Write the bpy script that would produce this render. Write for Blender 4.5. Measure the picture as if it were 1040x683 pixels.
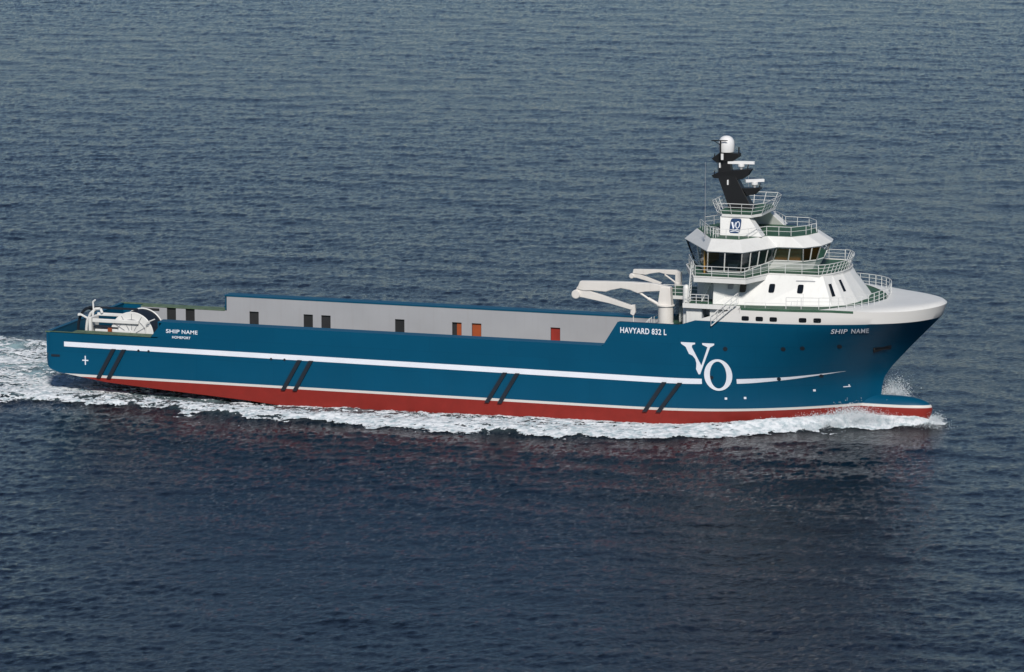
import bpy, math, random
import numpy as np
from mathutils import Vector, Matrix
random.seed(4)
R = math.radians
SC = bpy.context.scene
for o in list(bpy.data.objects): bpy.data.objects.remove(o)

# ------------------------------------------------------------------ camera
CAM = Vector((168.846, -387.042, 73.874))
YAW, PIT = -0.316, 0.166
cd = bpy.data.cameras.new('camera'); cam = bpy.data.objects.new('camera', cd); SC.collection.objects.link(cam)
fwd = Vector((math.sin(YAW)*math.cos(PIT), math.cos(YAW)*math.cos(PIT), -math.sin(PIT)))
right = Vector((math.cos(YAW), -math.sin(YAW), 0)); up = right.cross(fwd)
M = Matrix((right, up, -fwd)).transposed().to_4x4(); M.translation = CAM
cam.matrix_world = M
cd.lens = 159.23; cd.sensor_width = 36; cd.shift_x = 0.0004; cd.shift_y = 0.0029
cd.clip_start = 1; cd.clip_end = 60000
SC.camera = cam

# ------------------------------------------------------------------ light
SUN_EL, SUN_AZ = 38.0, 157.0        # azimuth clockwise from +Y (away from the camera)
w = bpy.data.worlds.new("World"); SC.world = w; w.use_nodes = True
nt = w.node_tree; nt.nodes.clear()
sky = nt.nodes.new('ShaderNodeTexSky'); sky.sky_type = 'NISHITA'; sky.sun_disc = False
sky.sun_elevation = R(SUN_EL); sky.sun_rotation = R(SUN_AZ); sky.air_density = 1.0; sky.dust_density = 0.3; sky.ozone_density = 3.2; sky.altitude = 1500
bg = nt.nodes.new('ShaderNodeBackground'); bg.inputs[1].default_value = 0.060
wo = nt.nodes.new('ShaderNodeOutputWorld')
nt.links.new(sky.outputs[0], bg.inputs[0]); nt.links.new(bg.outputs[0], wo.inputs[0])
ld = bpy.data.lights.new('sun', 'SUN'); ld.energy = 3.6; ld.angle = R(8); ld.color = (1, 0.95, 0.88)
sun = bpy.data.objects.new('sun', ld); SC.collection.objects.link(sun)
sd = Vector((math.sin(R(SUN_AZ))*math.cos(R(SUN_EL)), math.cos(R(SUN_AZ))*math.cos(R(SUN_EL)), math.sin(R(SUN_EL))))
sun.rotation_euler = sd.to_track_quat('Z', 'Y').to_euler(); sun.location = (0, 0, 100)
SC.view_settings.view_transform = 'Standard'; SC.view_settings.look = 'None'
SC.view_settings.exposure = 0.0; SC.view_settings.gamma = 1

# ------------------------------------------------------------------ materials
MATS = {}
def mat(name, col, rough=0.45, metal=0.0, var=0.05, scale=0.6, bump=0.0, spec=0.5, streak=0.0, dirt=(0.25, 0.2, 0.15)):
    m = bpy.data.materials.new(name); m.use_nodes = True; n = m.node_tree; b = n.nodes['Principled BSDF']
    b.inputs['Roughness'].default_value = rough; b.inputs['Metallic'].default_value = metal
    b.inputs['Specular IOR Level'].default_value = spec
    tc = n.nodes.new('ShaderNodeTexCoord'); no = n.nodes.new('ShaderNodeTexNoise'); no.inputs['Scale'].default_value = scale
    no.inputs['Detail'].default_value = 6
    n.links.new(tc.outputs['Object'], no.inputs['Vector'])
    mr = n.nodes.new('ShaderNodeMapRange'); mr.inputs[1].default_value = .3; mr.inputs[2].default_value = .7
    mr.inputs[3].default_value = 1-var; mr.inputs[4].default_value = 1+var
    n.links.new(no.outputs['Fac'], mr.inputs[0])
    mx = n.nodes.new('ShaderNodeMix'); mx.data_type = 'RGBA'; mx.blend_type = 'MULTIPLY'; mx.inputs[0].default_value = 1
    mx.inputs[6].default_value = (*col, 1); n.links.new(mr.outputs[0], mx.inputs[7])
    out = mx.outputs[2]
    if streak:
        mp = n.nodes.new('ShaderNodeMapping'); mp.inputs['Scale'].default_value = (3.0, 3.0, 0.16)
        n2 = n.nodes.new('ShaderNodeTexNoise'); n2.inputs['Scale'].default_value = 1.0; n2.inputs['Detail'].default_value = 5
        n.links.new(tc.outputs['Object'], mp.inputs[0]); n.links.new(mp.outputs[0], n2.inputs['Vector'])
        m2 = n.nodes.new('ShaderNodeMapRange'); m2.inputs[1].default_value = .52; m2.inputs[2].default_value = .8
        m2.inputs[3].default_value = 0; m2.inputs[4].default_value = streak; n.links.new(n2.outputs['Fac'], m2.inputs[0])
        m3 = n.nodes.new('ShaderNodeMix'); m3.data_type = 'RGBA'; n.links.new(m2.outputs[0], m3.inputs[0])
        n.links.new(out, m3.inputs[6]); m3.inputs[7].default_value = (*dirt, 1); out = m3.outputs[2]
    n.links.new(out, b.inputs['Base Color'])
    if bump:
        bp = n.nodes.new('ShaderNodeBump'); bp.inputs['Strength'].default_value = bump; bp.inputs['Distance'].default_value = 0.05
        n.links.new(no.outputs['Fac'], bp.inputs['Height']); n.links.new(bp.outputs[0], b.inputs['Normal'])
    MATS[name] = m; return m

mat('white_paint', (0.74, 0.74, 0.72), 0.4, var=0.03, streak=0.10)
mat('rail_white', (0.70, 0.71, 0.70), 0.45)
mat('crane_white', (0.74, 0.71, 0.67), 0.4, streak=0.12)
mat('marking_white', (0.80, 0.83, 0.90), 0.5, var=0.03)
mat('hull_teal', (0.001, 0.072, 0.145), 0.42, spec=.2, var=0.05, scale=.25, streak=0.05, dirt=(0.03, 0.10, 0.14))
mat('wall_grey', (0.36, 0.36, 0.385), 0.6, var=0.05, scale=.3, streak=0.18, dirt=(0.26, 0.23, 0.22))
mat('deck_green', (0.035, 0.10, 0.060), 0.65, var=0.18, scale=1.2)
mat('cap_green', (0.10, 0.15, 0.09), 0.6, var=0.3, scale=2)
mat('black_paint', (0.007, 0.007, 0.008), 0.45)
mat('rubber_dark', (0.006, 0.012, 0.022), 0.6)
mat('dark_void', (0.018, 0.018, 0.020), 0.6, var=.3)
mat('rust_orange', (0.30, 0.06, 0.015), 0.6, var=.25)
mat('door_red', (0.30, 0.025, 0.015), 0.6, var=.25)
mat('buoy_orange', (0.65, 0.09, 0.02), 0.5)
mat('steel_grey', (0.33, 0.34, 0.36), 0.45)
mat('logo_blue', (0.008, 0.04, 0.12), 0.4)
mat('radome_white', (0.80, 0.80, 0.80), 0.3)
mat('window_dark', (0.006, 0.008, 0.010), 0.08, spec=.8)
mat('interior_brown', (0.42, 0.24, 0.06), 0.6, var=.2)
mat('interior_grey', (0.40, 0.43, 0.45), 0.6)
mat('pink_dust', (0.45, 0.30, 0.27), 0.6)

def glass(name, tint, trans=0.75):
    m = bpy.data.materials.new(name); m.use_nodes = True; n = m.node_tree
    n.nodes.clear(); o = n.nodes.new('ShaderNodeOutputMaterial')
    t = n.nodes.new('ShaderNodeBsdfTransparent'); t.inputs[0].default_value = (*tint, 1)
    g = n.nodes.new('ShaderNodeBsdfGlossy'); g.inputs['Roughness'].default_value = 0.03; g.inputs[0].default_value = (.8, .85, .9, 1)
    fr = n.nodes.new('ShaderNodeFresnel'); fr.inputs[0].default_value = 1.5
    mx = n.nodes.new('ShaderNodeMixShader')
    n.links.new(fr.outputs[0], mx.inputs[0]); n.links.new(t.outputs[0], mx.inputs[1]); n.links.new(g.outputs[0], mx.inputs[2])
    n.links.new(mx.outputs[0], o.inputs[0]); MATS[name] = m
glass('glass_grey', (0.78, 0.84, 0.84)); glass('glass_amber', (0.72, 0.55, 0.28))

# hull paint: red below the boot stripe, white stripe, teal, white above the sheer
def hull_paint():
    m = MATS['hull_teal'].copy(); m.name = 'hull_paint'; n = m.node_tree; b = n.nodes['Principled BSDF']
    src = b.inputs['Base Color'].links[0].from_socket
    tc = n.nodes.new('ShaderNodeTexCoord'); sp = n.nodes.new('ShaderNodeSeparateXYZ'); n.links.new(tc.outputs['Object'], sp.inputs[0])
    def step(th, a, bcol):
        g = n.nodes.new('ShaderNodeMath'); g.operation = 'GREATER_THAN'; g.inputs[1].default_value = th
        n.links.new(sp.outputs[2], g.inputs[0])
        mx = n.nodes.new('ShaderNodeMix'); mx.data_type = 'RGBA'; n.links.new(g.outputs[0], mx.inputs[0])
        if isinstance(a, tuple): mx.inputs[6].default_value = a
        else: n.links.new(a, mx.inputs[6])
        if isinstance(bcol, tuple): mx.inputs[7].default_value = bcol
        else: n.links.new(bcol, mx.inputs[7])
        return mx.outputs[2]
    mp = n.nodes.new('ShaderNodeCombineXYZ'); n.links.new(sp.outputs[0], mp.inputs[0]); n.links.new(sp.outputs[2], mp.inputs[1])
    bk = n.nodes.new('ShaderNodeTexBrick'); n.links.new(mp.outputs[0], bk.inputs['Vector']); bk.inputs['Scale'].default_value = 1.0
    bk.inputs['Brick Width'].default_value = 7.5; bk.inputs['Row Height'].default_value = 1.9; bk.inputs['Mortar Size'].default_value = .03
    bk.inputs['Mortar Smooth'].default_value = .6
    bk.inputs['Color1'].default_value = (1, 1, 1, 1); bk.inputs['Color2'].default_value = (.93, .94, .95, 1); bk.inputs['Mortar'].default_value = (.84, .86, .87, 1)
    mm = n.nodes.new('ShaderNodeMix'); mm.data_type = 'RGBA'; mm.blend_type = 'MULTIPLY'; mm.inputs[0].default_value = 1
    n.links.new(src, mm.inputs[6]); n.links.new(bk.outputs['Color'], mm.inputs[7]); src = mm.outputs[2]
    n2 = n.nodes.new('ShaderNodeTexNoise'); n2.inputs['Scale'].default_value = .55; n.links.new(tc.outputs['Object'], n2.inputs['Vector'])
    bp = n.nodes.new('ShaderNodeBump'); bp.inputs['Strength'].default_value = .35; bp.inputs['Distance'].default_value = .05
    n.links.new(n2.outputs['Fac'], bp.inputs['Height']); n.links.new(bp.outputs[0], b.inputs['Normal'])
    # slightly mottled antifouling
    no = n.nodes.new('ShaderNodeTexNoise'); no.inputs['Scale'].default_value = 1.4; no.inputs['Detail'].default_value = 7
    n.links.new(tc.outputs['Object'], no.inputs['Vector'])
    rp = n.nodes.new('ShaderNodeMix'); rp.data_type = 'RGBA'; n.links.new(no.outputs['Fac'], rp.inputs[0])
    rp.inputs[6].default_value = (0.27, 0.026, 0.020, 1); rp.inputs[7].default_value = (0.19, 0.022, 0.017, 1)
    s = step(1.55, rp.outputs[2], (0.62, 0.60, 0.57, 1))
    s = step(1.78, s, src)
    s = step(9.78, s, (0.72, 0.71, 0.69, 1))
    n.links.new(s, b.inputs['Base Color']); MATS['hull_paint'] = m
hull_paint()

# ------------------------------------------------------------------ mesh helpers
COL = SC.collection
class MB:
    def __init__(s): s.v = []; s.f = []; s.m = []; s.cur = 0
    def add(s, vs, fs):
        k = len(s.v); s.v += [tuple(v) for v in vs]
        for f in fs: s.f.append([k+i for i in f]); s.m.append(s.cur)
        return s
    def box(s, x0, x1, y0, y1, z0, z1):
        return s.add([(x0,y0,z0),(x1,y0,z0),(x1,y1,z0),(x0,y1,z0),(x0,y0,z1),(x1,y0,z1),(x1,y1,z1),(x0,y1,z1)],
                     [(0,3,2,1),(4,5,6,7),(0,1,5,4),(1,2,6,5),(2,3,7,6),(3,0,4,7)])
    def prism(s, bot, top):      # rings of equal length
        n = len(bot)
        fs = [(i, (i+1) % n, n+(i+1) % n, n+i) for i in range(n)] + [tuple(range(n))[::-1], tuple(range(n, 2*n))]
        return s.add(list(bot)+list(top), fs)
    def side(s, pts, y0, y1):    # x-z outline extruded along y
        return s.prism([(x, y0, z) for x, z in pts], [(x, y1, z) for x, z in pts])
    def flat(s, pts, z0, z1):    # x-y outline extruded along z
        return s.prism([(x, y, z0) for x, y in pts], [(x, y, z1) for x, y in pts])
    def tube(s, a, b, r, r2=None, n=6, caps=True):
        a = Vector(a); b = Vector(b); d = b-a
        if d.length < 1e-5: return s
        q = d.to_track_quat('Z', 'Y'); r2 = r if r2 is None else r2
        A = [a+q @ Vector((math.cos(t)*r, math.sin(t)*r, 0)) for t in [2*math.pi*(i+.5)/n for i in range(n)]]
        B = [b+q @ Vector((math.cos(t)*r2, math.sin(t)*r2, 0)) for t in [2*math.pi*(i+.5)/n for i in range(n)]]
        return s.prism(A, B)
    def path(s, pts, r, n=6):
        for a, b in zip(pts[:-1], pts[1:]): s.tube(a, b, r, n=n)
        return s
    def lathe(s, c, prof, n=24, axis='Z'):
        vs = []; 
        for (r, h) in prof:
            for i in range(n):
                t = 2*math.pi*i/n; a, b = r*math.cos(t), r*math.sin(t)
                p = {'Z': (a, b, h), 'Y': (a, h, b), 'X': (h, a, b)}[axis]
                vs.append((c[0]+p[0], c[1]+p[1], c[2]+p[2]))
        fs = []
        for j in range(len(prof)-1):
            for i in range(n):
                fs.append((j*n+i, j*n+(i+1) % n, (j+1)*n+(i+1) % n, (j+1)*n+i))
        fs.append(tuple(range(n))[::-1]); k = (len(prof)-1)*n; fs.append(tuple(range(k, k+n)))
        return s.add(vs, fs)
    def build(s, name, m, parent=None, smooth=False, label=None, bevel=0):
        me = bpy.data.meshes.new(name); me.from_pydata(s.v, [], s.f)
        ms = m if isinstance(m, (list, tuple)) else [m]
        for x in ms: me.materials.append(MATS[x])
        me.polygons.foreach_set('material_index', s.m)
        o = bpy.data.objects.new(name, me); COL.objects.link(o)
        if smooth: me.polygons.foreach_set('use_smooth', [True]*len(me.polygons))
        me.update()
        import bmesh
        b = bmesh.new(); b.from_mesh(me); bmesh.ops.recalc_face_normals(b, faces=b.faces); b.to_mesh(me); b.free()
        if bevel:
            md = o.modifiers.new('bevel', 'BEVEL'); md.width = bevel; md.segments = 2; md.limit_method = 'ANGLE'; md.angle_limit = R(35)
        if smooth:
            try: me.set_sharp_from_angle(angle=R(35))
            except Exception: pass
        if parent is not None: o.parent = parent
        if label: o['label'] = label
        return o
def tag(o, label, cat=None, group=None, kind=None):
    o['label'] = label
    if cat: o['category'] = cat
    if group: o['group'] = group
    if kind: o['kind'] = kind
    return o
def mir(pts): return [(p[0], -p[1]) + tuple(p[2:]) for p in pts]
def full(half):   # starboard half outline (first and last on the centreline allowed) -> closed outline
    back = [(p[0], -p[1])+tuple(p[2:]) for p in reversed(half) if abs(p[1]) > 1e-6]
    return list(half)+back

# ------------------------------------------------------------------ sea surface
def spectrum_tile(N, L, peak, wdir, seed, spread=2.0, cut=0.0):
    rng = np.random.default_rng(seed)
    k = np.fft.fftfreq(N, L/N)*2*np.pi; kx, ky = np.meshgrid(k, k, indexing='ij'); kk = np.hypot(kx, ky); kk[0, 0] = 1e9
    kp = 2*np.pi/peak
    c = (kx*math.cos(wdir)+ky*math.sin(wdir))/kk
    P = np.exp(-1.25*(kp/kk)**2)/kk**4*(0.12+np.abs(c)**spread)
    if cut: P *= np.exp(-(kk*cut)**2)
    h = np.fft.ifft2((rng.normal(size=(N, N))+1j*rng.normal(size=(N, N)))*np.sqrt(P)).real
    return (h/h.std()).astype(np.float32)
def noise_tile(N, power, seed, lo=2):
    rng = np.random.default_rng(seed); k = np.fft.fftfreq(N)*N; kx, ky = np.meshgrid(k, k, indexing='ij'); kk = np.hypot(kx, ky); kk[0, 0] = 1e9
    P = kk**(-power)*(kk >= lo)
    h = np.fft.ifft2((rng.normal(size=(N, N))+1j*rng.normal(size=(N, N)))*P).real
    return (h/h.std()).astype(np.float32)
def samp(T, L, x, y, ang=0.0):
    c, s = math.cos(ang), math.sin(ang); N = T.shape[0]
    u = ((x*c+y*s)/L*N) % N; v = ((-x*s+y*c)/L*N) % N
    i = np.floor(u).astype(int) % N; j = np.floor(v).astype(int) % N; fu = u-np.floor(u); fv = v-np.floor(v); i2 = (i+1) % N; j2 = (j+1) % N
    return T[i, j]*(1-fu)*(1-fv)+T[i2, j]*fu*(1-fv)+T[i, j2]*(1-fu)*fv+T[i2, j2]*fu*fv
WD = R(110)
TA = spectrum_tile(1024, 151.0, 2.6, WD, 1, 2.0)
TB = spectrum_tile(1024, 97.0, 1.1, WD+.4, 2, 1.5)
TC = spectrum_tile(256, 231.0, 13.0, WD-.3, 12, 4.0)
NL = noise_tile(512, 1.6, 5, 3); NH = noise_tile(512, 1.0, 6, 6); NG = noise_tile(256, 2.0, 8, 2)
fx = np.array([-60, -12, -2.2, 2.7, 11.8, 23.4, 30, 36, 45, 54.4, 61, 65.3, 70, 73.6, 77, 79, 81, 82.6])
fo = np.array([-18, -15.5, -14.0, -12.4, -12.9, -15.4, -14.6, -15.1, -15.0, -14.4, -12.9, -10.6, -7.6, -5.0, -3.2, -2.4, -1.6, -.2])
def outer(x): return np.interp(x, fx, fo)
def sea(x, y):
    gust = 1+0.16*samp(NG, 420., x, y, .3)
    h = 0.021*samp(TA, 151.0, x, y)*gust + 0.013*samp(TB, 97.0, x, y, 0.7)*gust + 0.035*samp(TC, 231.0, x, y)
    # wave thrown outward along the wake edge
    yo = outer(x); fade = np.clip((80-x)/20, 0, 1)*np.clip((x+55)/40, 0, 1)
    for sgn in (-1, 1):
        d = (sgn*y-np.abs(yo)+1.3)
        h = h + 0.30*fade*np.exp(-(d/1.6)**2) - 0.12*fade*np.exp(-((d-4.0)/2.2)**2)
    # water heaped up against the bow
    hull = 9*np.clip(1-np.clip((x-53)/24.0, 0, 1)**2.5, 0, 1)**1.2
    ins = np.abs(y)-hull
    h = h + np.interp(x, [25, 45, 61, 69], [0, .22, .30, .70])*np.exp(-((ins-.6)/1.5)**2)*np.clip((82.6-x)/2.5, 0, 1)
    return h
def strip_axis(lo, hi, step, far, n):
    core = np.arange(lo, hi, step); g = np.geomspace(step*2, far, n)
    return np.concatenate([lo-g[::-1], core, hi+g])
def build_water():
    # distances along the direction the wind blows; rows finest near the ship, coarser with distance
    vx = Vector((math.cos(YAW), -math.sin(YAW))); vy = Vector((math.sin(YAW), math.cos(YAW)))
    u = strip_axis(-96, 104, 0.18, 30000, 34)
    rows = [-150.0]
    while rows[-1] < 520: rows.append(rows[-1]+0.27+0.0013*(rows[-1]+150))
    rows = np.array(rows); g = np.geomspace(2, 30000, 34)
    v = np.concatenate([rows[0]-g[::-1], rows, rows[-1]+g])
    U, V = np.meshgrid(u, v)
    X = 42.3+vx.x*U+vy.x*V; Y = vx.y*U+vy.y*V
    n, m = X.shape
    Z = sea(X.ravel(), Y.ravel())
    amp = (1-np.clip((np.abs(U)-95)/300, 0, 1))*(1-np.clip((V-520)/600, 0, 1))*(1-np.clip((-150-V)/200, 0, 1))
    Z = Z*amp.ravel()
    co = np.empty((n*m, 3), np.float32); co[:, 0] = X.ravel(); co[:, 1] = Y.ravel(); co[:, 2] = Z
    a = (np.arange(n-1)[:, None]*m+np.arange(m-1)[None, :]).ravel()
    q = np.stack([a, a+1, a+m+1, a+m], 1).astype(np.int32)
    me = bpy.data.meshes.new('water'); me.vertices.add(n*m); me.vertices.foreach_set('co', co.ravel())
    me.loops.add(q.size); me.loops.foreach_set('vertex_index', q.ravel())
    me.polygons.add(len(q)); me.polygons.foreach_set('loop_start', np.arange(0, q.size, 4, dtype=np.int32))
    me.polygons.foreach_set('loop_total', np.full(len(q), 4, np.int32))
    me.polygons.foreach_set('use_smooth', np.ones(len(q), bool))
    me.update(calc_edges=True)
    x = co[:, 0]; y = co[:, 1]
    yo = np.abs(outer(x))
    aer = np.clip((yo+1.0-np.abs(y))/4, 0, 1)*np.clip((78-x)/6, 0, 1)
    aer *= np.where(x < 4, 1.25, .5)*np.clip((x+170)/60, 0, 1)
    aer *= np.clip(.62+.3*samp(NL, 44., x, y*1.4), 0, 1)
    at = me.attributes.new('aeration', 'FLOAT', 'POINT'); at.data.foreach_set('value', aer.astype(np.float32))
    o = bpy.data.objects.new('water', me); COL.objects.link(o)
    mt = bpy.data.materials.new('sea_water'); mt.use_nodes = True; N = mt.node_tree; b = N.nodes['Principled BSDF']
    b.inputs['Roughness'].default_value = 0.06; b.inputs['IOR'].default_value = 1.23
    at = N.nodes.new('ShaderNodeAttribute'); at.attribute_name = 'aeration'
    mx = N.nodes.new('ShaderNodeMix'); mx.data_type = 'RGBA'; N.links.new(at.outputs['Fac'], mx.inputs[0])
    mx.inputs[6].default_value = (0.002, 0.0045, 0.010, 1); mx.inputs[7].default_value = (0.30, 0.43, 0.45, 1)
    N.links.new(mx.outputs[2], b.inputs['Base Color'])
    tc = N.nodes.new('ShaderNodeTexCoord')
    mp = N.nodes.new('ShaderNodeMapping'); mp.inputs['Rotation'].default_value = (0, 0, -WD); mp.inputs['Scale'].default_value = (1.5, 0.9, 1)
    N.links.new(tc.outputs['Object'], mp.inputs[0])
    prev = None
    for sc_, dist, st in ((1.6, 0.18, .5), (4.5, 0.06, .6)):
        no = N.nodes.new('ShaderNodeTexNoise'); no.inputs['Scale'].default_value = sc_; no.inputs['Detail'].default_value = 6; no.inputs['Roughness'].default_value = .6
        N.links.new(mp.outputs[0], no.inputs['Vector'])
        bp = N.nodes.new('ShaderNodeBump'); bp.inputs['Strength'].default_value = st; bp.inputs['Distance'].default_value = dist
        N.links.new(no.outputs['Fac'], bp.inputs['Height'])
        if prev: N.links.new(prev.outputs[0], bp.inputs['Normal'])
        prev = bp
    N.links.new(prev.outputs[0], b.inputs['Normal'])
    me.materials.append(mt)
    tag(o, 'dark slate blue rippled open sea all around the ship', kind='structure')
    return o
build_water()

# ------------------------------------------------------------------ foam
def foam_mat():
    m = bpy.data.materials.new('foam'); m.use_nodes = True; n = m.node_tree; b = n.nodes['Principled BSDF']
    b.inputs['Roughness'].default_value = .7
    no = n.nodes.new('ShaderNodeTexNoise'); no.inputs['Scale'].default_value = 1.7; no.inputs['Detail'].default_value = 8
    tc = n.nodes.new('ShaderNodeTexCoord'); n.links.new(tc.outputs['Object'], no.inputs['Vector'])
    cr = n.nodes.new('ShaderNodeValToRGB'); cr.color_ramp.elements[0].position = .32; cr.color_ramp.elements[0].color = (.36, .46, .50, 1)
    cr.color_ramp.elements[1].position = .56; cr.color_ramp.elements[1].color = (.78, .81, .84, 1)
    n.links.new(no.outputs['Fac'], cr.inputs[0]); n.links.new(cr.outputs[0], b.inputs['Base Color'])
    bp = n.nodes.new('ShaderNodeBump'); bp.inputs['Strength'].default_value = .8; bp.inputs['Distance'].default_value = .25
    n.links.new(no.outputs['Fac'], bp.inputs['Height']); n.links.new(bp.outputs[0], b.inputs['Normal'])
    MATS['foam'] = m
foam_mat()
def build_foam():
    st = 0.085
    xs = np.arange(-75, 82.8, st); ys = np.arange(-19, 22, st)
    X, Y = np.meshgrid(xs, ys); x = X.ravel(); y = Y.ravel(); n, m = X.shape
    yo = np.abs(outer(x)); ay = np.abs(y)
    hull = np.where((x > 0), 9*np.clip(1-np.clip((x-53)/24.0, 0, 1)**2.5, 0, 1)**1.2, 0)
    wob = 0.55*samp(NL, 26., x, y*1.2)
    edge = (yo+np.interp(x, [60, 76, 80], [1.3, .9, .1])-ay+wob)                               # >0 inside the band
    hull = np.where(x < 20, 0, hull)
    ins = (ay-hull)
    D = np.where(edge > 0, 1.0, -1.0)
    soft = np.clip(edge/.8, 0, 1)
    solid = np.interp(x, [-75, -20, 0, 12, 30, 45, 56, 70, 80], [.45, .70, .78, .80, .86, .97, 1.1, 1.2, 1.3])
    # near the hull aft the water is darker, crest foam lies outward
    inner = np.interp(x, [0, 4, 12, 45, 58], [0, .5, .5, .25, 0])*np.exp(-((ay-9)/1.6)**2)*.5
    fine = samp(NH, 17., x*.6, y*1.3, .0); big = samp(NL, 33., x*.45, y, .05)
    lace = np.abs(samp(NL, 12., x*.55, y*1.15, .1))
    val = solid+0.20*big+0.24*fine-0.24*np.clip(lace*1.3, 0, 1.6)-inner+0.22*np.exp(-((edge-1.2)/1.2)**2)
    keepv = (val*soft > 0.36) & (edge > 0) & (ins > -0.3)
    # stray patches outside
    keepv |= (edge > -2.6) & (edge <= 0) & (fine+.6*big > 2.35)
    K = keepv.reshape(n, m)
    cell = (K[:-1, :-1] & K[1:, 1:]) & (K[1:, :-1] | K[:-1, 1:])
    bump = np.clip(val-.36, 0, 1)
    z = sea(x, y)+0.03+0.05*bump*(1+.4*fine)*soft+0.12*np.clip(solid-.5, 0, 1)*soft*np.exp(-((ins-1.6)/1.6)**2)
    used = np.zeros((n, m), bool); used[:-1, :-1] |= cell; used[1:, :-1] |= cell; used[:-1, 1:] |= cell; used[1:, 1:] |= cell
    idx = -np.ones(n*m, int); uu = used.ravel(); idx[uu] = np.arange(uu.sum())
    jit = (np.random.default_rng(3).random((n*m, 2))-.5)*st*.7
    co = np.stack([x+jit[:, 0], y+jit[:, 1], z], 1)[uu].astype(np.float32)
    ii, jj = np.nonzero(cell); a = ii*m+jj
    q = np.stack([idx[a], idx[a+1], idx[a+m+1], idx[a+m]], 1).astype(np.int32)
    me = bpy.data.meshes.new('foam'); me.vertices.add(len(co)); me.vertices.foreach_set('co', co.ravel())
    me.loops.add(q.size); me.loops.foreach_set('vertex_index', q.ravel()); me.polygons.add(len(q))
    me.polygons.foreach_set('loop_start', np.arange(0, q.size, 4, dtype=np.int32)); me.polygons.foreach_set('loop_total', np.full(len(q), 4, np.int32))
    me.polygons.foreach_set('use_smooth', np.ones(len(q), bool)); me.update(calc_edges=True); me.materials.append(MATS['foam'])
    o = bpy.data.objects.new('wake_foam', me); COL.objects.link(o)
    tag(o, 'broken white foam of the wake along the hull and astern', 'foam', kind='stuff')
build_foam()
def droplets(name, label, blobs, seed):
    rng = np.random.default_rng(seed); V = []; F = []
    for (c, sg, n, s0) in blobs:
        P = rng.normal(size=(n, 3))*np.array(sg); P[:, 2] = np.abs(P[:, 2]); P += np.array(c)
        S = s0*rng.uniform(.4, 1.3, n)
        for p, s in zip(P, S):
            k = len(V); d = rng.normal(size=(4, 3)); d /= np.linalg.norm(d, axis=1)[:, None]
            T = np.array([[1, 1, 1], [1, -1, -1], [-1, 1, -1], [-1, -1, 1]])*.6+d*.35
            V += [tuple(p+s*t) for t in T]; F += [(k, k+1, k+2), (k, k+3, k+1), (k, k+2, k+3), (k+1, k+3, k+2)]
    me = bpy.data.meshes.new(name); me.from_pydata(V, [], F); me.materials.append(MATS['foam'])
    o = bpy.data.objects.new(name, me); COL.objects.link(o); tag(o, label, 'spray', kind='stuff')
droplets('bow_spray', 'fine white spray thrown up where the bow cuts the water', [
    ((74.8, -2.6, .3), (1.1, .7, .55), 15000, .032), ((76.6, -1.9, .15), (1.2, .6, .38), 9000, .03),
    ((72.4, -4.2, .25), (1.2, .7, .36), 9000, .032), ((79.5, -1.5, .0), (1.4, .4, .26), 6000, .028),
    ((69.5, -6.0, .2), (1.6, .7, .24), 6000, .03), ((81.9, -0.3, .2), (.35, .5, .35), 1800, .026),
    ((77.7, 1.7, 1.5), (.6, .4, .8), 9000, .03), ((72.5, 4.4, .3), (1.6, .9, .45), 5000, .032)], 9)

# ------------------------------------------------------------------ hull form
SZ = [-3, 0, 2, 3.15, 3.96, 4.97, 6.93, 9.54, 9.8, 11.3]; SX = [76.3, 76.7, 76.85, 76.96, 77.1, 77.75, 79.5, 82.0, 82.25, 82.75]
def stem(z): return float(np.interp(z, SZ, SX))
def hb(x, z):      # half breadth of the hull
    t = min(max(z/9.75, 0), 1)
    x0 = 53+7*t; n = 2.5+.6*t; m = 1.25-.55*t-(.17*min((z-6.5)/3.25, 1)**1.5 if z > 6.5 else 0)
    xs = stem(z)
    if x <= x0: b = 9.0
    else: b = 9.0*max(0.0, 1-((x-x0)/(xs-x0))**n)**m if x < xs else 0
    if x < .5: b -= 0.35*(1-x/.5)**2
    return b
TX = [0, 10.5, 11.7, 53.7, 55.1, 64.3, 66.2, 74.0, 76.3, 78.0, 80.5, 81.8, 82.7]; TZ = [5.6, 5.6, 7.05, 7.05, 9.3, 9.3, 11.1, 11.1, 10.98, 10.85, 10.8, 10.85, 10.9]
def ztop(x): return float(np.interp(x, TX, TZ))
BX = [0, .15, .5, 1.3, 6.2, 12, 20, 28, 40]; BZ = [3.0, 2.45, 2.15, 1.86, 1.15, .75, .25, -.5, -1.6]
def zbot(x): return float(np.interp(x, BX, BZ)) if x < 40 else -1.6-min(1, (x-40)/10)*.6

ship = bpy.data.objects.new('supply_ship', None); COL.objects.link(ship); ship.location = (0, 0, 0)
tag(ship, 'long blue offshore supply ship with red bottom and white bridge at the bow', 'ship')

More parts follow.
